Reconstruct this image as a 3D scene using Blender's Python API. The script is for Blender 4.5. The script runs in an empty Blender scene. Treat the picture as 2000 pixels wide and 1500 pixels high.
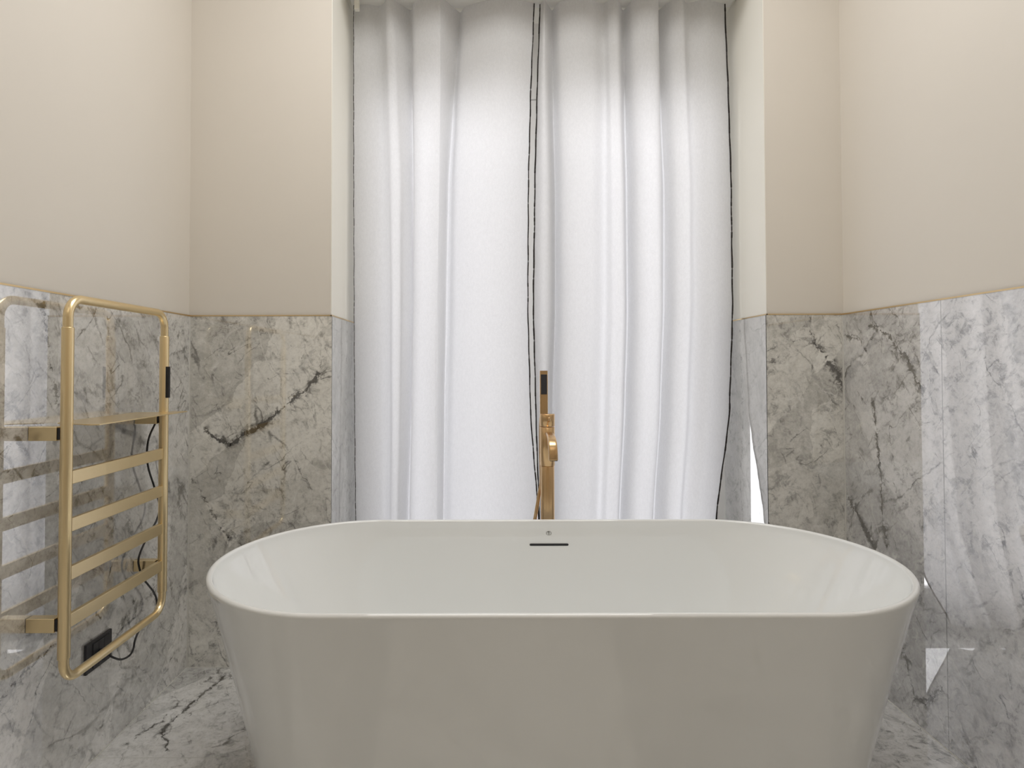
import bpy, bmesh, math, random
from mathutils import Vector, Matrix, noise
random.seed(4)
sc = bpy.context.scene
COL = sc.collection

# ------------------------------------------------------------------ camera
F_PX, CX, CY = 1200.0, 956.718, 690.555
YAW, PITCH, ROLL = math.radians(-0.099), math.radians(1.2659), math.radians(-0.1359)
cam_d = bpy.data.cameras.new('camera'); cam = bpy.data.objects.new('camera', cam_d); COL.objects.link(cam)
fwd = Vector((math.sin(YAW)*math.cos(PITCH), math.cos(YAW)*math.cos(PITCH), math.sin(PITCH)))
rgt = Vector((math.cos(YAW), -math.sin(YAW), 0)); up = rgt.cross(fwd)
r2 = math.cos(ROLL)*rgt + math.sin(ROLL)*up; u2 = -math.sin(ROLL)*rgt + math.cos(ROLL)*up
m = Matrix((r2, u2, -fwd)).transposed().to_4x4(); m.translation = Vector((0, 0, 1.1)); cam.matrix_world = m
cam_d.sensor_width = 36; cam_d.lens = 36*F_PX/2000
cam_d.shift_x = (1000-CX)/2000; cam_d.shift_y = (CY-750)/2000
cam_d.clip_start = 0.02
sc.camera = cam

# ------------------------------------------------------------------ world, lamps, exposure
w = bpy.data.worlds.new('overcast_daylight'); sc.world = w; w.use_nodes = True
bg = w.node_tree.nodes['Background']; bg.inputs[0].default_value = (0.965, 0.965, 1.0, 1); bg.inputs[1].default_value = 3.5
def area(name, loc, rot, sx, sy, power, col, portal=False):
    d = bpy.data.lights.new(name, 'AREA'); d.shape = 'RECTANGLE'; d.size = sx; d.size_y = sy; d.energy = power; d.color = col
    o = bpy.data.objects.new(name, d); COL.objects.link(o); o.location = loc; o.rotation_euler = rot
    if portal: d.cycles.is_portal = True
    return o
area('window_portal', (0.215, 2.80, 1.16), (math.radians(-90), 0, 0), 1.6, 2.3, 1, (1, 1, 1), True)
area('camera_side_fill', (0.1, -0.9, 2.97), (0, 0, 0), 2.0, 1.8, 10, (1.0, 0.90, 0.76))  # added fill light behind the camera, not a visible fitting
area('ceiling_lamp_front', (0.1, 1.45, 2.97), (0, 0, 0), 1.6, 0.8, 23, (1.0, 0.99, 0.98))
sc.view_settings.view_transform = 'Standard'; sc.view_settings.look = 'None'
sc.view_settings.gamma = 1; sc.view_settings.use_curve_mapping = False
sc.view_settings.exposure = 0.0
sc.cycles.max_bounces = 8; sc.cycles.diffuse_bounces = 6; sc.cycles.glossy_bounces = 4; sc.cycles.transmission_bounces = 5; sc.cycles.caustics_reflective = False

# ------------------------------------------------------------------ measured tables (metres)
VEINS = {
 'left': [
  ('d',0.9,0.004,[(1.523, 1.284), (1.539, 1.189), (1.571, 1.079), (1.586, 1.006)]),
  ('d',0.6,0.01,[(1.845, 1.283), (1.854, 1.241), (1.897, 1.193), (1.953, 1.13), (2.006, 1.089)]),
  ('d',0.7,0.004,[(1.859, 1.244), (1.79, 1.188), (1.718, 1.127)]),
  ('w',0.5,0.003,[(1.859, 1.244), (1.898, 1.13), (1.964, 1.016), (2.04, 0.911)]),
  ('d',0.9,0.0025,[(1.413, 0.346), (1.504, 0.375), (1.603, 0.399)]),
  ('d',0.7,0.006,[(1.814, 0.293), (1.875, 0.323), (1.922, 0.354), (1.966, 0.399)]),
  ('d',0.6,0.0025,[(1.416, 0.203), (1.452, 0.262), (1.477, 0.356)]),
  ('d',0.5,0.0025,[(1.572, 0.091), (1.606, 0.225)]),
  ('w',0.6,0.004,[(1.757, 1.054), (1.781, 1.027), (1.881, 1.004)]),
  ('d',0.5,0.005,[(1.398, 1.123), (1.442, 1.195), (1.49, 1.248)]),
  ('d',0.5,0.006,[(1.822, 0.085), (1.841, 0.008), (1.788, -0.019)]),
 ],
 'back': [
  ('d',1,0.009,[(-1.054, 0.864), (-1.012, 0.835), (-0.965, 0.818), (-0.895, 0.864), (-0.832, 0.901)]),
  ('d',1,0.01,[(-0.832, 0.901), (-0.744, 0.977), (-0.681, 1.02), (-0.638, 1.077)]),
  ('d',0.8,0.005,[(-1.102, 0.687), (-1.067, 0.634), (-1.033, 0.568), (-0.968, 0.468)]),
  ('d',0.6,0.003,[(-0.753, 1.29), (-0.747, 1.21)]),
  ('d',0.6,0.003,[(-0.756, 0.756), (-0.77, 0.643), (-0.777, 0.505)]),
  ('d',0.6,0.004,[(-0.724, 0.75), (-0.695, 0.699), (-0.666, 0.656)]),
  ('w',0.6,0.004,[(-0.983, 0.7), (-0.894, 0.762), (-0.732, 0.831), (-0.618, 0.95)]),
  ('d',0.5,0.003,[(-0.634, 1.134), (-0.592, 1.178)]),
  ('d',0.6,0.004,[(-1.081, 0.007), (-1.025, 0.091), (-0.96, 0.147)]),
  ('d',0.5,0.003,[(-1.108, 0.917), (-1.041, 0.93), (-0.985, 0.955)]),
  ('d',0.4,0.004,[(-0.9, 1.135), (-0.871, 1.068)]),
  ('d',0.9,0.003,[(1.182, 1.285), (1.182, 1.232)]),
  ('d',0.9,0.016,[(1.182, 1.232), (1.219, 1.158), (1.271, 1.091), (1.304, 1.019)]),
  ('w',0.8,0.0035,[(1.176, 1.225), (1.21, 1.092), (1.246, 0.97), (1.304, 0.802)]),
  ('d',0.8,0.004,[(1.176, 1.225), (1.115, 1.189), (1.042, 1.117)]),
  ('d',0.5,0.003,[(1.219, 0.802), (1.212, 0.682)]),
  ('w',0.7,0.004,[(1.092, 1.054), (1.139, 1.012), (1.214, 0.987)]),
  ('d',0.5,0.005,[(1.096, 0.639), (1.152, 0.564), (1.188, 0.489)]),
  ('d',0.5,0.008,[(1.062, 0.903), (1.108, 0.855)]),
 ],
 'right': [
  ('d',0.9,0.005,[(2.261, 1.218), (2.211, 1.2), (2.162, 1.183)]),
  ('d',1,0.006,[(2.114, 1.243), (2.02, 1.205), (1.965, 1.154), (1.919, 1.102), (1.868, 1.03)]),
  ('d',1,0.0055,[(2.107, 0.98), (2.088, 0.848), (2.069, 0.735), (2.064, 0.6), (2.048, 0.516)]),
  ('d',0.7,0.003,[(2.272, 0.81), (2.182, 0.773)]),
  ('d',1,0.009,[(2.267, 0.616), (2.208, 0.578), (2.153, 0.522), (2.106, 0.479)]),
  ('d',0.6,0.012,[(1.72, 1.225), (1.657, 1.203), (1.598, 1.182)]),
  ('d',0.6,0.007,[(1.597, 1.182), (1.58, 1.097), (1.548, 0.977), (1.532, 0.862), (1.518, 0.764)]),
  ('d',0.9,0.003,[(1.975, 0.209), (1.946, 0.132), (1.927, 0.063), (1.94, 0.009)]),
  ('d',0.9,0.006,[(1.927, 0.063), (1.863, 0.101), (1.795, 0.173)]),
  ('w',0.7,0.004,[(2.044, 0.778), (1.955, 0.784), (1.896, 0.82)]),
  ('w',0.7,0.004,[(1.905, 1.076), (1.914, 1.013), (1.94, 0.915)]),
  ('d',0.5,0.008,[(1.604, 0.328), (1.589, 0.283)]),
  ('d',0.5,0.006,[(1.781, 0.337), (1.705, 0.348)]),
  ('d',0.5,0.008,[(1.758, 1.239), (1.683, 1.212)]),
 ],
 'floor': [
  ('d',0.8,0.004,[(-0.981, 2.274), (-1.009, 2.164), (-1.029, 2.053), (-1.029, 1.935), (-1.056, 1.884), (-1.074, 1.811)]),
  ('d',1,0.006,[(-0.955, 2.214), (-0.972, 2.104), (-0.987, 1.995), (-1.004, 1.919), (-0.994, 1.876), (-0.962, 1.836), (-0.936, 1.785)]),
  ('d',0.5,0.003,[(-0.846, 1.974), (-0.809, 2.004), (-0.848, 1.905)]),
  ('d',0.6,0.003,[(-0.764, 1.932), (-0.73, 1.853)]),
  ('d',0.5,0.006,[(1.173, 1.788), (1.207, 1.753)]),
 ],
}
CUR_Z = [2.613, 2.199, 1.857, 1.347, 0.925, 0.469]
CUR_L = [[-0.5708, -0.5152, -0.4682, -0.4425, -0.4276, -0.4041, -0.3827, -0.3506, -0.3293, -0.3165, -0.263, -0.2118, -0.1947, -0.137, -0.1242, -0.105, -0.0366, 0.0488, 0.1171, 0.1833], [-0.5697, -0.5143, -0.459, -0.4334, -0.4143, -0.3866, -0.3695, -0.3355, -0.327, -0.3142, -0.2631, -0.212, -0.1992, -0.1652, -0.1503, -0.1269, -0.0481, 0.0477, 0.1115, 0.1668], [-0.5688, -0.5094, -0.4542, -0.4245, -0.4032, -0.3714, -0.3565, -0.3311, -0.3226, -0.3141, -0.2631, -0.2164, -0.2037, -0.1846, -0.1676, -0.14, -0.0552, 0.0424, 0.1061, 0.157], [-0.5654, -0.5084, -0.4492, -0.4154, -0.3984, -0.3689, -0.3604, -0.3287, -0.3224, -0.316, -0.2674, -0.223, -0.2125, -0.1935, -0.1766, -0.1449, -0.0604, 0.0326, 0.0981, 0.153], [-0.5623, -0.5033, -0.4485, -0.4148, -0.398, -0.3727, -0.3643, -0.339, -0.3306, -0.3222, -0.2717, -0.2253, -0.2148, -0.2001, -0.1853, -0.1496, -0.0654, 0.0315, 0.1072, 0.1619], [-0.5569, -0.5024, -0.4478, -0.4185, -0.4017, -0.3807, -0.3702, -0.3514, -0.3388, -0.3304, -0.2759, -0.2255, -0.2151, -0.2046, -0.192, -0.1543, -0.0704, 0.0344, 0.1266, 0.1937]]
DEP_L = [0.004, 0.0, 0.006, -0.004, -0.02, -0.022, -0.008, 0.018, 0.02, -0.008, -0.022, -0.028, -0.022, 0.03, 0.032, 0.012, -0.008, -0.02, -0.014, 0.0]
CUR_R = [[0.209, 0.2218, 0.2324, 0.2602, 0.2687, 0.2879, 0.3477, 0.416, 0.4673, 0.4929, 0.527, 0.5612, 0.5718, 0.591, 0.638, 0.6892, 0.7105, 0.7233, 0.7489, 0.7916, 0.8215, 0.8854, 0.9409, 0.9814], [0.1945, 0.2157, 0.2349, 0.2625, 0.2732, 0.2944, 0.3498, 0.4199, 0.4731, 0.4986, 0.5326, 0.5645, 0.5773, 0.5964, 0.6432, 0.69, 0.7176, 0.7325, 0.758, 0.8005, 0.8303, 0.8941, 0.9493, 0.9918], [0.1846, 0.2164, 0.2419, 0.2694, 0.28, 0.3012, 0.3521, 0.4179, 0.4709, 0.5027, 0.5409, 0.5705, 0.5833, 0.6045, 0.649, 0.6914, 0.7274, 0.7422, 0.7656, 0.8101, 0.8418, 0.9033, 0.9542, 0.9987], [0.1762, 0.2121, 0.2438, 0.267, 0.2776, 0.2987, 0.3494, 0.4148, 0.4676, 0.5035, 0.5436, 0.571, 0.5837, 0.6048, 0.6491, 0.6913, 0.723, 0.7398, 0.7631, 0.8074, 0.8411, 0.9002, 0.9529, 0.9993], [0.1851, 0.2082, 0.2293, 0.2545, 0.2671, 0.2903, 0.3386, 0.4018, 0.4564, 0.4901, 0.53, 0.5574, 0.57, 0.591, 0.6331, 0.6772, 0.7067, 0.7214, 0.7466, 0.7887, 0.8202, 0.8791, 0.9316, 0.9821], [0.1979, 0.2126, 0.2209, 0.2461, 0.2587, 0.2817, 0.3299, 0.3907, 0.4409, 0.4703, 0.5101, 0.5331, 0.5457, 0.5645, 0.6043, 0.6462, 0.6755, 0.6923, 0.7174, 0.7572, 0.7844, 0.8347, 0.8807, 0.9226]]
DEP_R = [0.004, -0.014, -0.008, 0.026, 0.022, -0.006, -0.018, -0.014, 0.002, -0.012, -0.014, 0.026, 0.022, -0.012, -0.026, -0.02, 0.026, 0.02, -0.01, -0.018, -0.002, -0.012, -0.006, 0.004]

XL, XR, YB, ZD = -1.119, 1.3063, 2.2784, 1.2913      # marble faces of the side walls and the back wall, top of the marble
WL, WR = -0.5908, 1.022                               # window recess sides
ZS, ZC, YREAR, YOUT = 2.63, 3.0, -2.3, 2.94           # recess soffit, ceiling, rear wall, outside face
YF = 2.70                                             # window frame face

# ------------------------------------------------------------------ node helpers
def nd(nt, t, **kw):
    n = nt.nodes.new(t)
    for k, v in kw.items():
        if k.startswith('i_'):
            n.inputs[int(k[2:])].default_value = v
        else: setattr(n, k, v)
    return n
def math_n(nt, op, a, b=None, c=None, clamp=False):
    n = nt.nodes.new('ShaderNodeMath'); n.operation = op; n.use_clamp = clamp
    for i, v in enumerate((a, b, c)):
        if v is None: continue
        if hasattr(v, 'links'): nt.links.new(v, n.inputs[i])
        else: n.inputs[i].default_value = v
    return n.outputs[0]
def vmath(nt, op, a, b=None, s=None):
    n = nt.nodes.new('ShaderNodeVectorMath'); n.operation = op
    for i, v in enumerate((a, b)):
        if v is None: continue
        if hasattr(v, 'links'): nt.links.new(v, n.inputs[i])
        else: n.inputs[i].default_value = v
    if s is not None:
        if hasattr(s, 'links'): nt.links.new(s, n.inputs['Scale'])
        else: n.inputs['Scale'].default_value = s
    return n.outputs['Value'] if op in ('DOT_PRODUCT', 'LENGTH') else n.outputs['Vector']
def mixc(nt, fac, a, b, blend='MIX'):
    n = nt.nodes.new('ShaderNodeMix'); n.data_type = 'RGBA'; n.blend_type = blend
    for idx, v in ((0, fac), (6, a), (7, b)):
        if hasattr(v, 'links'): nt.links.new(v, n.inputs[idx])
        elif idx == 0: n.inputs[0].default_value = v
        else: n.inputs[idx].default_value = (*v, 1) if len(v) == 3 else v
    return n.outputs[2]
def ramp(nt, v, lo, hi, a=0.0, b=1.0, smooth=True):
    n = nt.nodes.new('ShaderNodeMapRange'); n.interpolation_type = 'SMOOTHSTEP' if smooth else 'LINEAR'
    nt.links.new(v, n.inputs[0])
    for i, x in zip((1, 2, 3, 4), (lo, hi, a, b)): n.inputs[i].default_value = x
    return n.outputs[0]
def noise_n(nt, vec, scale, detail=4, rough=0.5, dist=0.0, out=0):
    n = nt.nodes.new('ShaderNodeTexNoise'); n.inputs['Scale'].default_value = scale; n.inputs['Detail'].default_value = detail
    n.inputs['Roughness'].default_value = rough; n.inputs['Distortion'].default_value = dist
    nt.links.new(vec, n.inputs['Vector']); return n.outputs[out]
def mat(name, col=(.8, .8, .8), rough=.5, metal=0.0, spec=.5, ior=1.5, coat=0.0):
    m = bpy.data.materials.new(name); m.use_nodes = True
    b = m.node_tree.nodes['Principled BSDF']
    b.inputs['Base Color'].default_value = (*col, 1); b.inputs['Roughness'].default_value = rough
    b.inputs['Metallic'].default_value = metal; b.inputs['IOR'].default_value = ior
    b.inputs['Coat Weight'].default_value = coat; b.inputs['Coat Roughness'].default_value = 0.03
    return m, m.node_tree, b

# segment group: coverage of one straight piece of a vein
def make_seg_group():
    g = bpy.data.node_groups.new('vein_segment', 'ShaderNodeTree')
    for n_, t in (('P', 'NodeSocketVector'), ('A', 'NodeSocketVector'), ('D', 'NodeSocketVector'), ('Inv', 'NodeSocketFloat'), ('W', 'NodeSocketFloat'), ('S', 'NodeSocketFloat'), ('Prev', 'NodeSocketFloat')):
        g.interface.new_socket(n_, in_out='INPUT', socket_type=t)
    g.interface.new_socket('V', in_out='OUTPUT', socket_type='NodeSocketFloat')
    gi = g.nodes.new('NodeGroupInput'); go = g.nodes.new('NodeGroupOutput')
    pa = vmath(g, 'SUBTRACT', gi.outputs['P'], gi.outputs['A'])
    h = math_n(g, 'MULTIPLY', vmath(g, 'DOT_PRODUCT', pa, gi.outputs['D']), gi.outputs['Inv'], clamp=True)
    d = vmath(g, 'LENGTH', vmath(g, 'SUBTRACT', pa, vmath(g, 'SCALE', gi.outputs['D'], s=h)))
    v = math_n(g, 'SUBTRACT', 1.0, math_n(g, 'DIVIDE', d, gi.outputs['W']), clamp=True)
    v = math_n(g, 'MULTIPLY', v, gi.outputs['S'])
    g.links.new(math_n(g, 'MAXIMUM', v, gi.outputs['Prev']), go.inputs[0])
    return g
SEG = make_seg_group()

def marble(name, plane, veins, light=(.40, .395, .37), dark=(.17, .166, .152), seed=0.0, angle=35, line_marks=(), ior=2.6, rough=.012, contrast=1.0, vs=1.0):
    m, nt, b = mat(name, rough=rough, ior=ior)
    tc = nd(nt, 'ShaderNodeTexCoord'); sep = nd(nt, 'ShaderNodeSeparateXYZ'); nt.links.new(tc.outputs['Object'], sep.inputs[0])
    com = nd(nt, 'ShaderNodeCombineXYZ')
    nt.links.new(sep.outputs[plane[0]], com.inputs[0]); nt.links.new(sep.outputs[plane[1]], com.inputs[1])
    com.inputs[2].default_value = seed
    P = com.outputs[0]
    # warped coordinates
    nz = noise_n(nt, P, 9, 2, .6, 0, 1)
    PW = vmath(nt, 'ADD', P, vmath(nt, 'SCALE', vmath(nt, 'SUBTRACT', nz, (.5, .5, .5)), s=.05))
    nz2 = noise_n(nt, P, 26, 4, .72, 0, 1)
    PV = vmath(nt, 'ADD', P, vmath(nt, 'SCALE', vmath(nt, 'SUBTRACT', nz2, (.5, .5, .5)), s=.058))
    PW = vmath(nt, 'ADD', PW, vmath(nt, 'SCALE', vmath(nt, 'SUBTRACT', nz2, (.5, .5, .5)), s=.02))
    # flattened copy for the veins
    fl = nd(nt, 'ShaderNodeVectorMath', operation='MULTIPLY'); nt.links.new(PV, fl.inputs[0]); fl.inputs[1].default_value = (1, 1, 0); PV = fl.outputs[0]
    # rotated and stretched clouds
    mp = nd(nt, 'ShaderNodeMapping', vector_type='TEXTURE'); nt.links.new(PW, mp.inputs[0]); mp.inputs['Rotation'].default_value = (0, 0, math.radians(angle)); mp.inputs['Scale'].default_value = (1.0, 1/2.6, 1)
    cloud = noise_n(nt, mp.outputs[0], 2.2, 4, .62, .6)
    cl2 = noise_n(nt, PW, 6.5, 5, .68, .3)
    fine = noise_n(nt, P, 70, 4, .75); mott = noise_n(nt, PW, 24, 5, .78, .4); patch = noise_n(nt, PW, 3.1, 2, .6)
    base = math_n(nt, 'ADD', math_n(nt, 'MULTIPLY', ramp(nt, cloud, .32, .68), .5), math_n(nt, 'MULTIPLY', ramp(nt, cl2, .3, .7), .5))
    col = mixc(nt, base, dark, light)
    # slabs of a lighter, sharper-edged tone
    vo = nd(nt, 'ShaderNodeTexVoronoi', feature='F1'); nt.links.new(mp.outputs[0], vo.inputs['Vector']); vo.inputs['Scale'].default_value = 2.3
    sepc = nd(nt, 'ShaderNodeSeparateColor'); nt.links.new(vo.outputs['Color'], sepc.inputs[0])
    col = mixc(nt, math_n(nt, 'MULTIPLY', ramp(nt, sepc.outputs[0], .2, .9), .62*contrast), col, tuple(c*1.25 for c in light))
    # mottling
    col = mixc(nt, math_n(nt, 'MULTIPLY', math_n(nt, 'MULTIPLY', ramp(nt, mott, .48, .66), ramp(nt, patch, .36, .60, .35, 1.0)), .85*contrast), col, tuple(c*.42 for c in dark))
    col = mixc(nt, math_n(nt, 'MULTIPLY', ramp(nt, mott, .47, .28), .45*contrast), col, tuple(min(1, c*1.4) for c in light))
    col = mixc(nt, math_n(nt, 'MULTIPLY', ramp(nt, fine, .48, .75), .4*contrast), col, tuple(c*.45 for c in dark))
    col = mixc(nt, math_n(nt, 'MULTIPLY', ramp(nt, fine, .5, .28), .3*contrast), col, tuple(min(1, c*1.4) for c in light))
    # generic thin cracks: dark, and white
    for sc_, off, wdt, st, c in ((6.5, 31.3, .022, .55, (.10, .097, .088)), (8.0, 41.9, .022, .5, (.78, .77, .73)), (3.6, 52.7, .010, .85, (.07, .067, .060)), (2.2, 63.1, .007, .7, (.80, .79, .75)), (1.7, 3.1, .010, .75, (.06, .058, .05)), (3.3, 7.7, .014, .55, (.09, .085, .075)), (2.6, 12.3, .012, .6, (.72, .71, .68)), (5.5, 21.3, .014, .4, (.66, .65, .62))):
        mo = nd(nt, 'ShaderNodeMapping', vector_type='TEXTURE'); nt.links.new(PW, mo.inputs[0]); mo.inputs['Location'].default_value = (off, off*.37, off); mo.inputs['Rotation'].default_value = (0, 0, math.radians(angle)+(1.35 if int(off) % 2 else -.05)); mo.inputs['Scale'].default_value = (1, 1/3.6, 1)
        rn = noise_n(nt, mo.outputs[0], sc_*.62, 3, .5)
        line = ramp(nt, math_n(nt, 'ABSOLUTE', math_n(nt, 'SUBTRACT', rn, .5)), wdt, 0.0)
        msk = math_n(nt, 'MULTIPLY', ramp(nt, noise_n(nt, mo.outputs[0], sc_*1.9, 1, .6), .5, .62), ramp(nt, mott, .34, .56, .15, 1.0))
        col = mixc(nt, math_n(nt, 'MULTIPLY', math_n(nt, 'MULTIPLY', line, msk), st*contrast), col, c)
    # the veins of this slab
    for kind, c in (('d', (.045, .042, .036)), ('w', (.74, .73, .70))):
        prev = None
        for (k, s, wd, pts) in veins:
            if k != kind: continue
            for i in range(len(pts)-1):
                a, e = pts[i], pts[i+1]; dx, dy = e[0]-a[0], e[1]-a[1]
                g = nt.nodes.new('ShaderNodeGroup'); g.node_tree = SEG
                nt.links.new(PV, g.inputs['P']); g.inputs['A'].default_value = (a[0], a[1], 0); g.inputs['D'].default_value = (dx, dy, 0)
                g.inputs['Inv'].default_value = 1/max(1e-8, dx*dx+dy*dy); g.inputs['W'].default_value = wd*2.7*vs; g.inputs['S'].default_value = s
                if prev is not None: nt.links.new(prev, g.inputs['Prev'])
                prev = g.outputs[0]
        if prev is not None:
            core = ramp(nt, math_n(nt, 'ADD', math_n(nt, 'ADD', prev, math_n(nt, 'MULTIPLY', math_n(nt, 'SUBTRACT', mott, .5), 1.5)), math_n(nt, 'MULTIPLY', math_n(nt, 'SUBTRACT', fine, .5), .6)), .74, .88)
            core = math_n(nt, 'MULTIPLY', core, ramp(nt, prev, .12, .4))
            halo = math_n(nt, 'MULTIPLY', math_n(nt, 'MULTIPLY', ramp(nt, prev, .05, .8), ramp(nt, mott, .44, .58)), .75 if kind == 'd' else .35)
            col = mixc(nt, halo, col, tuple(x*1.8 for x in c) if kind == 'd' else c)
            col = mixc(nt, math_n(nt, 'MULTIPLY', core, math_n(nt, 'MULTIPLY', ramp(nt, mott, .25, .45, .6, 1.0), 1.0)), col, c)
    for (ax, pos, wd, c, st) in line_marks:
        dd = math_n(nt, 'ABSOLUTE', math_n(nt, 'SUBTRACT', sep.outputs[ax], pos))
        col = mixc(nt, math_n(nt, 'MULTIPLY', math_n(nt, 'LESS_THAN', dd, wd), st), col, c)
    nt.links.new(col, b.inputs['Base Color'])
    rr = ramp(nt, fine, .3, .8, rough*.6, rough*1.8); nt.links.new(rr, b.inputs['Roughness'])
    return m

def plaster(name, col):
    m, nt, b = mat(name, col, .75)
    tc = nd(nt, 'ShaderNodeTexCoord'); n = noise_n(nt, tc.outputs['Object'], 220, 4, .6); n2 = noise_n(nt, tc.outputs['Object'], 1.3, 3, .5)
    nt.links.new(mixc(nt, ramp(nt, n2, .3, .7, 0, 1), tuple(c*.985 for c in col), tuple(min(1, c*1.01) for c in col)), b.inputs['Base Color'])
    bp = nd(nt, 'ShaderNodeBump'); bp.inputs['Strength'].default_value = .05; bp.inputs['Distance'].default_value = .002
    nt.links.new(n, bp.inputs['Height']); nt.links.new(bp.outputs[0], b.inputs['Normal'])
    return m
def metal(name, col, rough, aniso=0.0, brushed=True):
    m, nt, b = mat(name, col, rough, 1.0)
    if brushed:
        tc = nd(nt, 'ShaderNodeTexCoord'); n = noise_n(nt, tc.outputs['Object'], 350, 3, .6)
        nt.links.new(ramp(nt, n, .3, .7, rough*.97, rough*1.03), b.inputs['Roughness'])
        n2 = noise_n(nt, tc.outputs['Object'], 12, 3, .6)
        nt.links.new(mixc(nt, ramp(nt, n2, .3, .7), tuple(c*.99 for c in col), col), b.inputs['Base Color'])
    return m
def curtain_mat():
    m = bpy.data.materials.new('white_curtain_cloth'); m.use_nodes = True; nt = m.node_tree
    nt.nodes.remove(nt.nodes['Principled BSDF']); out = nt.nodes['Material Output']
    tc = nd(nt, 'ShaderNodeTexCoord')
    mp = nd(nt, 'ShaderNodeMapping'); nt.links.new(tc.outputs['Object'], mp.inputs[0]); mp.inputs['Scale'].default_value = (1, 1, .45)
    slub = noise_n(nt, mp.outputs[0], 420, 3, .7); slub2 = noise_n(nt, mp.outputs[0], 130, 3, .6)
    v = math_n(nt, 'ADD', math_n(nt, 'MULTIPLY', slub, .6), math_n(nt, 'MULTIPLY', slub2, .4))
    c = mixc(nt, ramp(nt, v, .3, .7), (.82, .82, .82), (.88, .88, .88)); c2 = mixc(nt, ramp(nt, v, .3, .7), (.70, .70, .72), (.78, .78, .80))
    d = nd(nt, 'ShaderNodeBsdfDiffuse'); t = nd(nt, 'ShaderNodeBsdfTranslucent'); nt.links.new(c, d.inputs[0]); nt.links.new(c2, t.inputs[0])
    bp = nd(nt, 'ShaderNodeBump'); bp.inputs['Strength'].default_value = .12; bp.inputs['Distance'].default_value = .001
    nt.links.new(v, bp.inputs['Height']); nt.links.new(bp.outputs[0], d.inputs['Normal'])
    mx = nd(nt, 'ShaderNodeMixShader'); mx.inputs[0].default_value = .5
    nt.links.new(d.outputs[0], mx.inputs[1]); nt.links.new(t.outputs[0], mx.inputs[2]); nt.links.new(mx.outputs[0], out.inputs[0])
    return m

GROUT = (.62, .61, .57)
M = dict(
 left=marble('grey_marble_left', (1, 2), VEINS['left'], seed=1.3, angle=50, vs=1.5, contrast=1.15, ior=4.0, light=(.74, .73, .71), dark=(.47, .465, .45), line_marks=((1, YB, .004, GROUT, .6),)),
 back=marble('grey_marble_back', (0, 2), VEINS['back'], seed=5.1, angle=38, light=(.74, .725, .675), dark=(.45, .438, .40),
   line_marks=((0, -.908, .0008, (.75, .74, .70), .3), (0, -.770, .0008, (.75, .74, .70), .25), (0, XL, .006, GROUT, .6), (0, XR, .006, GROUT, .6))),  # two faint pale vertical lines, then grout at the corners
 right=marble('grey_marble_right', (1, 2), VEINS['right'], seed=9.4, angle=62, vs=1.5, contrast=1.1, ior=4.0, light=(.67, .66, .655), dark=(.43, .422, .418), line_marks=((1, 1.7826, .0018, (.12, .12, .11), .8), (1, YB, .004, GROUT, .6))),
 floor=marble('grey_marble_floor', (0, 1), VEINS['floor'], seed=3.7, angle=40, light=(.74, .735, .72), dark=(.42, .417, .405), line_marks=((1, 1.757, .0015, (.6, .6, .57), .8), (1, .557, .0015, (.6, .6, .57), .8), (0, .09, .0015, (.6, .6, .57), .8))),
 reveal=marble('pale_marble_reveal', (1, 2), [('d', .5, .004, [(2.52, 1.25), (2.50, .9), (2.53, .6), (2.50, .3)])], seed=14.2, angle=80, light=(.74, .74, .73), dark=(.52, .52, .51), contrast=.4),
 paint=plaster('warm_beige_wall_paint', (.735, .69, .622)),
 cream=plaster('window_lit_reveal_paint', (.88, .86, .79)),
 ceil=plaster('white_ceiling_paint', (.80, .77, .72)),
 trim=metal('brass_edge_strip', (.78, .60, .34), .3),
 gold=metal('satin_champagne_gold', (.90, .73, .44), .29),
 bronze=metal('brushed_copper_gold', (.70, .48, .26), .25),
 white=mat('white_window_lacquer', (.86, .85, .82), .35)[0],
 grout=mat('pale_grout', (.66, .65, .61), .7)[0],
 tub=mat('glossy_white_acrylic', (.83, .845, .84), .035, ior=1.72)[0],
 black=mat('matt_black_plastic', (.012, .012, .014), .4)[0],
 socket=mat('anthracite_plastic', (.022, .022, .026), .35)[0],
 grey=mat('grey_print', (.25, .25, .24), .5)[0],
 nozzle=mat('dark_grey_spray_face', (.03, .03, .035), .5)[0],
 cloth=curtain_mat(),
 thread=mat('black_edge_stitching', (.018, .012, .010), .8)[0],
)
gl = bpy.data.materials.new('window_glass'); gl.use_nodes = True; nt = gl.node_tree; nt.nodes.remove(nt.nodes['Principled BSDF'])
tr = nd(nt, 'ShaderNodeBsdfTransparent'); gs = nd(nt, 'ShaderNodeBsdfGlossy'); gs.inputs['Roughness'].default_value = 0.0
fr = nd(nt, 'ShaderNodeFresnel'); fr.inputs[0].default_value = 1.45; mx = nd(nt, 'ShaderNodeMixShader')
nt.links.new(fr.outputs[0], mx.inputs[0]); nt.links.new(tr.outputs[0], mx.inputs[1]); nt.links.new(gs.outputs[0], mx.inputs[2]); nt.links.new(mx.outputs[0], nt.nodes['Material Output'].inputs[0])
M['glass'] = gl

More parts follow.
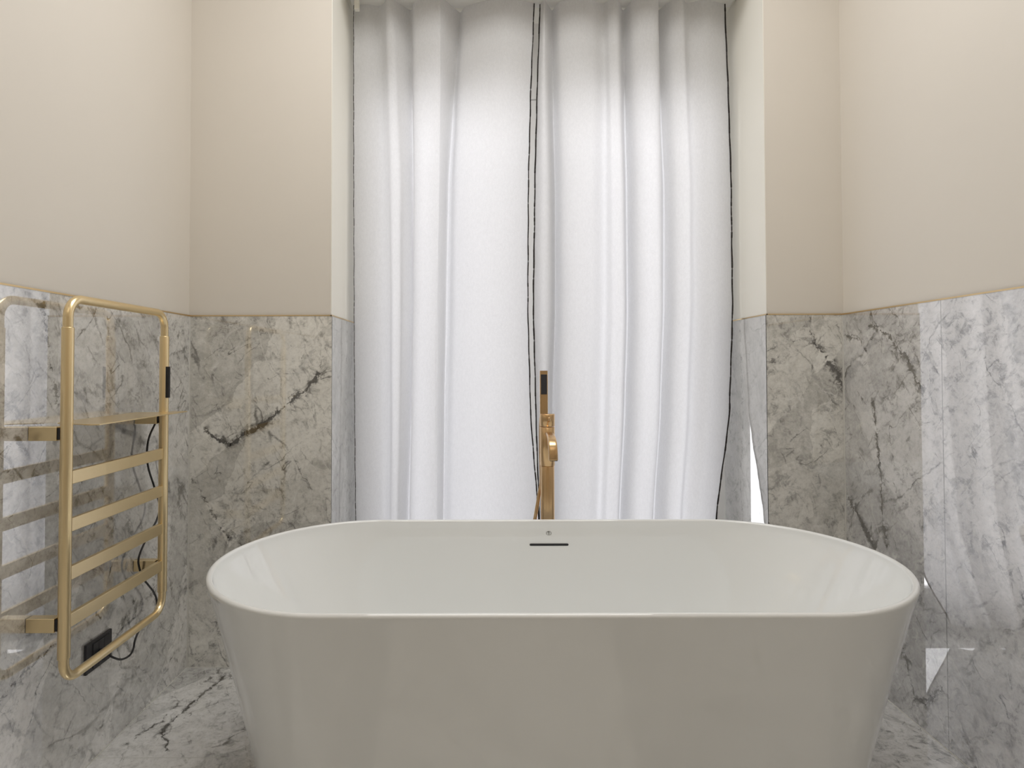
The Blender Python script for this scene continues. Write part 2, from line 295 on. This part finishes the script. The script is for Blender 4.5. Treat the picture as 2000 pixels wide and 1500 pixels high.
# ------------------------------------------------------------------ mesh helpers
def link(name, bm, m, parent=None, smooth=False, kind=None, bevel=0.0, seg=2):
    me = bpy.data.meshes.new(name); bmesh.ops.recalc_face_normals(bm, faces=bm.faces[:]); bm.to_mesh(me); bm.free()
    me.materials.append(m); o = bpy.data.objects.new(name, me); COL.objects.link(o)
    if parent: o.parent = parent
    if kind: o['kind'] = kind
    if smooth:
        for p in me.polygons: p.use_smooth = True
    if bevel:
        b = o.modifiers.new('bevel', 'BEVEL'); b.width = bevel; b.segments = seg; b.limit_method = 'ANGLE'; b.angle_limit = math.radians(35)
        for p in me.polygons: p.use_smooth = True
        b.harden_normals = True
    return o
def box(bm, x0, x1, y0, y1, z0, z1):
    vs = [bm.verts.new(p) for p in ((x0,y0,z0),(x1,y0,z0),(x1,y1,z0),(x0,y1,z0),(x0,y0,z1),(x1,y0,z1),(x1,y1,z1),(x0,y1,z1))]
    for f in ((0,3,2,1),(4,5,6,7),(0,1,5,4),(1,2,6,5),(2,3,7,6),(3,0,4,7)): bm.faces.new([vs[i] for i in f])
    return bm
def B(*a):
    return box(bmesh.new(), *a)
def boxes(*bs):
    bm = bmesh.new()
    for a in bs: box(bm, *a)
    return bm
def loft(bm, rings, closed=True, caps=True):
    R = [[bm.verts.new(p) for p in r] for r in rings]; n = len(R[0])
    for a, b in zip(R, R[1:]):
        for i in range(n if closed else n-1):
            j = (i+1) % n; bm.faces.new((a[i], a[j], b[j], b[i]))
    if caps: bm.faces.new(R[0][::-1]); bm.faces.new(R[-1])
    return R
def catmull(pts, k=8):
    P = [Vector(p) for p in pts]; P = [2*P[0]-P[1]] + P + [2*P[-1]-P[-2]]; out = []
    for i in range(1, len(P)-2):
        for j in range(k):
            t = j/k; a, b, c, d = P[i-1:i+3]
            out.append(.5*((2*b)+(c-a)*t+(2*a-5*b+4*c-d)*t*t+(3*b-a-3*c+d)*t**3))
    out.append(P[-2]); return out
def sweep(bm, path, section, upv=Vector((0, 0, 1)), caps=True, closed=False, scale=None):
    """section: list of (u,v); u along side, v along the transported normal"""
    n = len(path); T = []
    for i in range(n):
        if closed: t = path[(i+1) % n]-path[i-1]
        else: t = path[min(i+1, n-1)]-path[max(i-1, 0)]
        T.append(t.normalized())
    N = upv - T[0]*upv.dot(T[0])
    if N.length < 1e-4: N = Vector((1, 0, 0)) - T[0]*T[0].x
    N.normalize(); rings = []
    for i in range(n):
        N = (N - T[i]*N.dot(T[i])).normalized(); S = T[i].cross(N); s = scale(i/(n-1)) if scale else 1
        rings.append([path[i]+S*u*s+N*v*s for u, v in section])
    if closed:
        R = [[bm.verts.new(p) for p in r] for r in rings]; k = len(section)
        for i in range(n):
            a, b = R[i], R[(i+1) % n]
            for q in range(k): bm.faces.new((a[q], a[(q+1) % k], b[(q+1) % k], b[q]))
    else: loft(bm, rings, True, caps)
    return bm
def circ(r, n=16): return [(r*math.cos(2*math.pi*i/n), r*math.sin(2*math.pi*i/n)) for i in range(n)]
def rrect(w, h, r, n=4):
    out = []
    for cx, cy, a0 in ((w/2-r, h/2-r, 0), (-w/2+r, h/2-r, 90), (-w/2+r, -h/2+r, 180), (w/2-r, -h/2+r, 270)):
        for i in range(n+1):
            a = math.radians(a0+90*i/n); out.append((cx+r*math.cos(a), cy+r*math.sin(a)))
    return out
def lathe(bm, prof, cx, cy, n=40):
    loft(bm, [[(cx+r*math.cos(2*math.pi*i/n), cy+r*math.sin(2*math.pi*i/n), z) for i in range(n)] for r, z in prof]); return bm
def empty(name, loc, label, cat):
    o = bpy.data.objects.new(name, None); COL.objects.link(o); o.location = loc; o['label'] = label; o['category'] = cat; o.empty_display_size = .1
    return o
def reparent(o, p):
    o.parent = p; o.matrix_parent_inverse = Matrix.Translation(-Vector(p.location))

# ------------------------------------------------------------------ room shell
PT = .005   # how far the marble stands proud of the paint
def struct(name, bm, m): return link(name, bm, m, kind='structure')
struct('floor', B(XL-.3, XR+.3, YREAR-.2, YF+.24, -.12, 0), M['floor'])
struct('ceiling', B(XL-.3, XR+.3, YREAR-.2, YOUT, ZC, ZC+.12), M['ceil'])
wl = struct('wall_left', B(XL-.22, XL-PT, YREAR, YOUT, 0, ZC), M['paint'])
link('marble_cladding', B(XL-PT, XL, YREAR, YB, 0, ZD), M['left'], wl)
link('brass_strip', B(XL-PT-.001, XL+.0012, YREAR, YB, ZD, ZD+.0045), M['trim'], wl)
wr = struct('wall_right', B(XR+PT, XR+.22, YREAR, YOUT, 0, ZC), M['paint'])
link('marble_cladding', B(XR, XR+PT, YREAR, YB, 0, ZD), M['right'], wr)
link('brass_strip', B(XR-.0012, XR+PT+.001, YREAR, YB, ZD, ZD+.0045), M['trim'], wr)
bx0, bx1 = XL-PT, XR+PT
wb = struct('wall_back', boxes((bx0, WL-PT, YB+PT, YOUT, 0, ZC), (WR+PT, bx1, YB+PT, YOUT, 0, ZC), (WL-PT, WR+PT, YB+PT, YOUT, ZS, ZC)), M['paint'])
# recess lining, its cream painted lighter to carry the window light
CT = .003
link('recess_lining', boxes((WL-PT, WL-PT+CT, YB+PT-.001, YF+.2, ZD, ZS), (WR+PT-CT, WR+PT, YB+PT-.001, YF+.2, ZD, ZS), (WL-PT, WR+PT, YB+PT-.001, YF+.2, ZS-CT, ZS)), M['cream'], wb)
link('marble_cladding', boxes((XL, WL, YB, YB+PT, 0, ZD), (WR, XR, YB, YB+PT, 0, ZD)), M['back'], wb)
link('marble_reveal', boxes((WL-PT, WL, YB+.0005, YF, 0, ZD), (WR, WR+PT, YB+.0005, YF, 0, ZD)), M['reveal'], wb)
link('brass_strip', boxes((XL, WL-.0005, YB-.0012, YB+PT, ZD, ZD+.0045), (WR+.0005, XR, YB-.0012, YB+PT, ZD, ZD+.0045), (WL-PT, WL+.001, YB-.0012, YF, ZD, ZD+.0045), (WR-.001, WR+PT, YB-.0012, YF, ZD, ZD+.0045)), M['trim'], wb)
rear = struct('wall_rear', B(XL-.2, XR+.2, YREAR-.2, YREAR, 0, ZC), M['paint'])
# pale caulk joints in the corners
g = .0022
struct('trim_1', B(XL, XL+g, YB-g, YB, 0, ZD), M['grout']); struct('trim_2', B(XR-g, XR, YB-g, YB, 0, ZD), M['grout'])
struct('trim_3', B(XL, XL+g, YREAR, YB-g, 0, g), M['grout']); struct('trim_4', B(XR-g, XR, YREAR, YB-g, 0, g), M['grout'])
struct('trim_5', boxes((XL+g, WL, YB-g, YB, 0, g), (WR, XR-g, YB-g, YB, 0, g)), M['grout'])

# window: frame, two tall leaves, shutter box panel above
WX0, WX1, WZ1 = WL-.06, WR+.0, 2.24
win = struct('window_1', boxes((WL, WL+.06, YF, YF+.07, 0, ZS-CT), (WR-.06, WR, YF, YF+.07, 0, ZS-CT), (WL+.06, WR-.06, YF, YF+.07, WZ1+.05, ZS-CT), (WL+.06, WR-.06, YF, YF+.07, 0, .05)), M['white'])
mid = (WL+WR)/2
for x0, x1 in ((WL+.062, mid-.001), (mid+.001, WR-.062)):
    lf = link('window_leaf', boxes((x0, x0+.055, YF+.008, YF+.06, .052, WZ1+.048), (x1-.055, x1, YF+.008, YF+.06, .052, WZ1+.048), (x0+.055, x1-.055, YF+.008, YF+.06, .052, .13), (x0+.055, x1-.055, YF+.008, YF+.06, WZ1-.02, WZ1+.048)), M['white'], win, bevel=.003)
    link('pane', B(x0+.054, x1-.054, YF+.030, YF+.036, .129, WZ1-.019), M['glass'], lf)
hd = link('window_handle', B(mid-.011, mid+.011, YF-.004, YF+.009, 1.0, 1.09), M['gold'], win, bevel=.002)

# ------------------------------------------------------------------ curtains
def lerp_rows(rows, zs, z):
    if z >= zs[0]: return list(rows[0])
    for i in range(len(zs)-1):
        if zs[i] >= z >= zs[i+1]:
            t = (zs[i]-z)/(zs[i]-zs[i+1]); 
            a = rows[max(i-1, 0)]; b = rows[i]; c = rows[i+1]; d = rows[min(i+2, len(rows)-1)]
            return [bb+(cc-bb)*(t*t*(3-2*t)*.35+t*.65) for aa, bb, cc, dd in zip(a, b, c, d)]
    return list(rows[-1])
ZTOP, ZBOT = 2.615, .045
def curtain(rows, dep, sway, label, seed, edges):
    zs = list(CUR_Z); rows = [list(r) for r in rows]
    x0, x1 = rows[-1][0], rows[-1][-1]
    last = [x+sway*max(0, (x-x0)/(x1-x0))**1.2 for x in rows[-1]]
    mid_ = [x+.42*sway*max(0, (x-x0)/(x1-x0))**1.2 for x in rows[-1]]
    rows += [mid_, last]; zs += [zs[-1]-(zs[-1]-ZBOT)*.5, ZBOT]
    bm = bmesh.new(); NR = 110; V = []; Lft = []; Rgt = []
    for r in range(NR+1):
        z = ZTOP+(ZBOT-ZTOP)*r/NR
        xs = lerp_rows(rows, zs, z); hgt = (ZTOP-z)/(ZTOP-ZBOT)
        amp = 1.75 + .45*hgt
        pts = []
        for i, (x, d) in enumerate(zip(xs, dep)):
            wob = .004*noise.noise((i*3.1+seed, z*1.3, 0)); wx = .0016*noise.noise((i*1.7+seed, z*2.1, 4))
            pts.append((x+wx*(0 if i in (0, len(xs)-1) else 1), 2.53+d*amp+wob, z))
        c = catmull(pts, 7)
        V.append([bm.verts.new(p) for p in c]); Lft.append(c[0]); Rgt.append(c[-1])
    for a, b in zip(V, V[1:]):
        for i in range(len(a)-1): bm.faces.new((a[i], a[i+1], b[i+1], b[i]))
    root = link('curtain', bm, M['cloth'], smooth=True); root['label'] = label; root['category'] = 'curtain'
    # stitched edges, broken into dashes where the thread surfaces
    for side, E in (('l', Lft), ('r', Rgt)):
        if side not in edges: continue
        rad, gap = edges[side]
        path = catmull([(p.x+.0007*math.sin(p.z*41+seed), p.y-.0012, p.z) for p in E], 3)
        bm = bmesh.new(); sweep(bm, path, circ(rad*.7, 6), upv=Vector((0, -1, 0)))
        i = 0; rnd = random.Random(seed)
        while i < len(path)-5:
            k = rnd.choice((2, 3, 4))
            sweep(bm, path[i:i+k+1], circ(rad*rnd.uniform(.85, 1.25), 6), upv=Vector((0, -1, 0))); i += k+(1 if rnd.random() < gap else 0)
        link('edge_stitching', bm, M['thread'], root, smooth=True)['label'] = 'black overlocked stitching along the curtain edge'
    return root
curtain(CUR_L, DEP_L, 0, 'white translucent curtain panel covering the left half of the window', 1, {'r': (.0024, .12), 'l': (.0012, .9)})
curtain(CUR_R, DEP_R, -.185, 'white translucent curtain panel covering the right half, its outer edge swept inward at the bottom', 2, {'l': (.0031, .15), 'r': (.0030, .15)})
# curtain track under the soffit
tk = link('curtain_track', B(WL+.012, WR-.012, 2.50, 2.56, ZTOP, ZS-CT), M['white'], bevel=.002); tk['label'] = 'slim white curtain track under the soffit of the window recess'; tk['category'] = 'curtain rail'
cb = link('curtain_bracket', B(-.556, -.537, 2.478, 2.499, 2.565, ZS-CT), M['cream'], bevel=.002); cb['label'] = 'small cream clip at the top left end of the curtains'; cb['category'] = 'bracket'

# ------------------------------------------------------------------ bathtub
TX, TY, TZ = .168, 1.667, .59
def stad(s, ae, b, z, n=30, e=1.95, m=14):
    """stadium ring: straight sides of half length s, rounded ends ae x b"""
    pts = []
    for k in range(2*n+1):
        t = -math.pi/2+math.pi*k/(2*n); c, q = math.cos(t), math.sin(t)
        pts.append((s+ae*max(c, 0)**(2/e), b*math.copysign(abs(q)**(2/e), q)))
    for k in range(1, m): pts.append((s-2*s*k/m, b))
    for k in range(2*n+1):
        t = math.pi/2+math.pi*k/(2*n); c, q = math.cos(t), math.sin(t)
        pts.append((-s-ae*abs(min(c, 0))**(2/e), b*math.copysign(abs(q)**(2/e), q)))
    for k in range(1, m): pts.append((-s+2*s*k/m, -b))
    return [(x, y, z) for x, y in pts]
S0, A0, B0 = .529, .369, .397
def tub_rings():
    R = []
    lip = .0078
    # outside, bottom to top
    for f in (0, .02, .08, .2, .35, .5, .65, .8, .92, 1.0):
        z = f*(TZ-.022); ins = .142*(1-f)**.92 + (0 if f > .03 else .006*(1-f/.03))
        R.append(stad(S0-ins*.15, A0-.0035-ins*.85, B0-.0035-ins*.78, z))
    # rolled lip
    for a in range(-20, 181, 20):
        t = math.radians(a); o = lip*math.cos(t)-lip
        R.append(stad(S0, A0+o, B0+o, TZ-lip+lip*math.sin(t)))
    # inside, top to floor
    for f, ins in ((.02, .025), (.1, .035), (.22, .050), (.4, .074), (.58, .100), (.74, .128), (.86, .158), (.94, .195), (.985, .235), (1.0, .29)):
        z = TZ-.012-f*(TZ-.012-.13); R.append(stad(S0-(ins-.024)*.55, max(.02, A0-.0160-(ins-.024)*1.15), B0-.0160-(ins-.024)*.62, z))
    R.append(stad(.2, .05, .06, .128)); return R
bm = bmesh.new(); loft(bm, tub_rings()); 
tub = link('bathtub', bm, M['tub'], smooth=True)
tub.location = (TX, TY, .003); tub['label'] = 'large white freestanding oval bathtub in front of the curtained window'; tub['category'] = 'bathtub'
wn = tub.modifiers.new('sub', 'SUBSURF'); wn.levels = 1; wn.render_levels = 1
# far inner wall: y offset of the inside surface at height z
def inner_y(z):
    tab = [(TZ-.012-f*(TZ-.012-.13), B0-.0160-(i-.024)*.62) for f, i in ((.02, .025), (.1, .035), (.22, .050), (.4, .074))]
    for (za, ya), (zb, yb) in zip(tab, tab[1:]):
        if za >= z >= zb: return ya+(yb-ya)*(za-z)/(za-zb)
    return tab[0][1]
sx = .190
zsl = .512; ysl = TY+inner_y(zsl)
sl_ = link('overflow_slot', sweep(bmesh.new(), [Vector((sx-TX, ysl-TY+.004, zsl)), Vector((sx-TX, ysl-TY-.0012, zsl))], rrect(.128, .0072, .0035)), M['black'], tub); sl_['label'] = 'narrow black overflow slot in the inner wall'
zl = .548; yl = inner_y(zl)
bm = bmesh.new()
ring = [Vector((sx-TX+.0085*math.cos(a), yl-.0008, zl+.0062*math.sin(a))) for a in [2*math.pi*i/24 for i in range(24)]]
sweep(bm, ring, circ(.0007, 6), upv=Vector((0, 1, 0)), closed=True)
box(bm, sx-TX-.0013, sx-TX+.0013, yl-.0013, yl+.002, zl-.0065, zl+.0065); box(bm, sx-TX-.005, sx-TX+.0013, yl-.0013, yl+.002, zl+.0042, zl+.0062)
link('brand_mark', bm, M['grey'], tub)['label'] = 'tiny grey printed emblem above the overflow slot'
# drain in the tub floor
bm = bmesh.new(); lathe(bm, [(.034, .131), (.034, .137), (.028, .140), (.0001, .140)], 0, 0, 32); dr = link('drain_plug', bm, M['tub'], tub, smooth=True)

# ------------------------------------------------------------------ bath filler
FX, FY = .1975, 2.165
fa = empty('bath_faucet', (FX, FY, 0), 'copper gold freestanding bath faucet with hooked spout behind the bathtub', 'faucet')
def part(name, bm, m=M['bronze'], parent=None, **k):
    o = link(name, bm, m, **k); reparent(o, parent or fa); return o
part('base_plate', lathe(bmesh.new(), [(.055, .001), (.055, .008), (.052, .011), (.0245, .012)], FX, FY), smooth=True)
part('column', lathe(bmesh.new(), [(.0242, .010), (.0242, .752), (.0234, .7535)], FX, FY), smooth=True)
part('mixer_body', lathe(bmesh.new(), [(.0250, .7545), (.0260, .7555), (.0260, .889), (.0252, .890)], FX, FY), smooth=True)
part('mixer_head', lathe(bmesh.new(), [(.0252, .8925), (.0263, .8935), (.0263, .934), (.0255, .9352)], FX, FY), smooth=True)
sp = catmull([(FX-.001, FY-.015, .868), (FX-.001, FY-.055, .872), (FX, FY-.10, .872), (FX+.0005, FY-.145, .866), (FX+.001, FY-.175, .847), (FX+.0015, FY-.186, .822), (FX+.002, FY-.188, .801)], 8)
bm = bmesh.new(); sweep(bm, sp, rrect(.0285, .017, .0055), scale=lambda t: .66+.36*min(1, max(0, t-.1)/.5))
spo = part('spout', bm, smooth=True)
bm = bmesh.new(); box(bm, FX-.010, FX+.0145, FY-.1965, FY-.1815, .7995, .8012); link('spout_outlet', bm, M['nozzle'], spo)
# small lever pin on the front of the mixer head
bm = bmesh.new(); sweep(bm, catmull([(FX+.003, FY-.024, .912), (FX+.003, FY-.036, .916), (FX+.003, FY-.046, .926)], 5), circ(.0048, 12)); part('lever', bm, smooth=True)
# hand shower in its holder, with its hose
hx, hy = FX-.0118, FY+.001
hs = empty('hand_shower', (hx, hy, .936), 'slim copper gold stick hand shower with dark spray face, upright on top of the faucet', 'hand shower')
def hpart(name, bm, m=M['bronze'], **k):
    o = link(name, bm, m, **k); reparent(o, hs); return o
hpart('handle', sweep(bmesh.new(), [Vector((hx, hy, .9365)), Vector((hx, hy, 1.087))], rrect(.020, .0275, .004)))
hpart('spray_face', B(hx-.0108, hx+.0108, hy-.0118, hy-.0095, 1.004, 1.074), M['nozzle'], bevel=.0008)
hose = catmull([(hx-.004, hy+.020, .935), (hx-.008, hy+.034, .90), (hx-.009, hy+.036, .80), (.178, hy+.030, .70), (.170, hy+.024, .65), (.158, hy+.018, .585), (.146, hy+.012, .52), (.128, hy+.008, .42), (.118, hy+.006, .32), (.130, hy+.004, .22), (.158, hy+.002, .165), (FX-.024, hy, .17)], 8)
part('hose', sweep(bmesh.new(), hose, circ(.0062, 12), upv=Vector((0, 1, 0))), smooth=True)

# ------------------------------------------------------------------ towel warmer on the left wall
RX, RY0, RY1 = -1.034, 1.4986, 1.943
ZT, ZB_, RR = 1.272, .341, .047
tw = empty('towel_warmer', (XL, (RY0+RY1)/2, ZB_), 'satin gold wall-mounted towel warmer with four flat rails and a top shelf', 'towel rail')
def tpart(name, bm, m=M['gold'], parent=None, **k):
    o = link(name, bm, m, **k)
    if parent is None: reparent(o, tw)
    else: o.parent = parent
    return o
path = []
for cy, cz, a0 in ((RY1-RR, ZT-RR, 0), (RY0+RR, ZT-RR, 90), (RY0+RR, ZB_+RR, 180), (RY1-RR, ZB_+RR, 270)):
    for i in range(13):
        a = math.radians(a0+90*i/12); path.append(Vector((RX, cy+RR*math.cos(a), cz+RR*math.sin(a))))
tpart('tube_frame', sweep(bmesh.new(), path, circ(.0112, 20), upv=Vector((1, 0, 0)), closed=True), smooth=True)
for y in (RY0, RY1):
    tpart('upright', lathe(bmesh.new(), [(.0112, .398), (.0134, .3985), (.0136, .3995), (.0136, 1.1985), (.0134, 1.1995), (.0112, 1.200)], RX, y, 28), smooth=True)
for z in (.8315, .7155, .598, .4830):
    tpart('heating_bar', B(RX-.006, RX+.006, RY0+.0125, RY1-.0125, z-.0165, z+.0165), bevel=.0015)
for y in (RY0, RY1):
    for z in (.941, .481):
        br = tpart('wall_bracket', boxes((XL+.0005, RX-.0160, y-.013, y+.013, z-.017, z+.017)), bevel=.0018)
        o = tpart('bracket_gap_shade', B(RX-.0165, RX-.008, y-.010, y+.010, z-.014, z+.014), M['black'], parent=br)  # black block stands in for the shaded gap at the upright
# thin shelf with a slanted front end, notched round the far upright
bm = bmesh.new(); z0, z1 = .9588, .9618
pts = [(-1.112, 1.585), (-1.100, 1.560), (-.985, 1.512), (-.966, 1.518), (-.974, 1.972), (-1.018, 1.972), (-1.018, 1.926), (-1.112, 1.926)]
loft(bm, [[(x, y, z0) for x, y in pts], [(x, y, z1) for x, y in pts]]); tpart('shelf', bm, bevel=.0008)
# black thermostat on the far upright
bm = bmesh.new(); cd = .052; sweep(bm, [Vector((RX+.0125, RY1-.004, 1.006)), Vector((RX+.0125, RY1-.004, 1.104))], rrect(.016, .011, .004), upv=Vector((0, 1, 0)))
tpart('thermostat', bm, M['black'])['label'] = 'black control strip on the upright'
CABLE = [(-1.06, 1.94, .925), (-1.085, 1.985, .918), (-1.095, 1.97, .877), (-1.095, 1.959, .829), (-1.095, 1.969, .779), (-1.095, 2.003, .715), (-1.095, 2.035, .65), (-1.095, 2.026, .61), (-1.095, 1.99, .578), (-1.095, 1.944, .542), (-1.095, 1.919, .51), (-1.092, 1.917, .482), (-1.092, 1.94, .44), (-1.095, 1.975, .407), (-1.095, 2.012, .366), (-1.095, 2.028, .326), (-1.095, 2.012, .303), (-1.093, 1.972, .298), (-1.09, 1.92, .290), (-1.088, 1.892, .270), (-1.085, 1.878, .250), (-1.08, 1.850, .243), (-1.08, 1.81, .250), (-1.083, 1.775, .272), (-1.092, 1.757, .292)]
cab = tpart('power_cable', sweep(bmesh.new(), catmull(CABLE, 8), circ(.0030, 10), upv=Vector((1, 0, 0))), M['black'], smooth=True)
tpart('plug', sweep(bmesh.new(), [Vector((-1.1085, 1.757, .295)), Vector((-1.094, 1.757, .295)), Vector((-1.086, 1.758, .291))], circ(.010, 20), upv=Vector((0, 0, 1)), scale=lambda t: 1-.45*t*t), M['black'], parent=cab, smooth=True)
# ------------------------------------------------------------------ wall socket
so = link('wall_socket', B(XL+.0003, XL+.008, 1.701, 1.815, .256, .338), M['socket'], bevel=.0015)
so['label'] = 'black rectangular wall socket plate below the towel warmer'; so['category'] = 'socket'
for k in range(3):
    y = 1.7265+k*.0245
    link('socket_module', B(XL+.0079, XL+.0102, y+.0004, y+.0241, .2635, .3305), M['socket'], so, bevel=.0006)
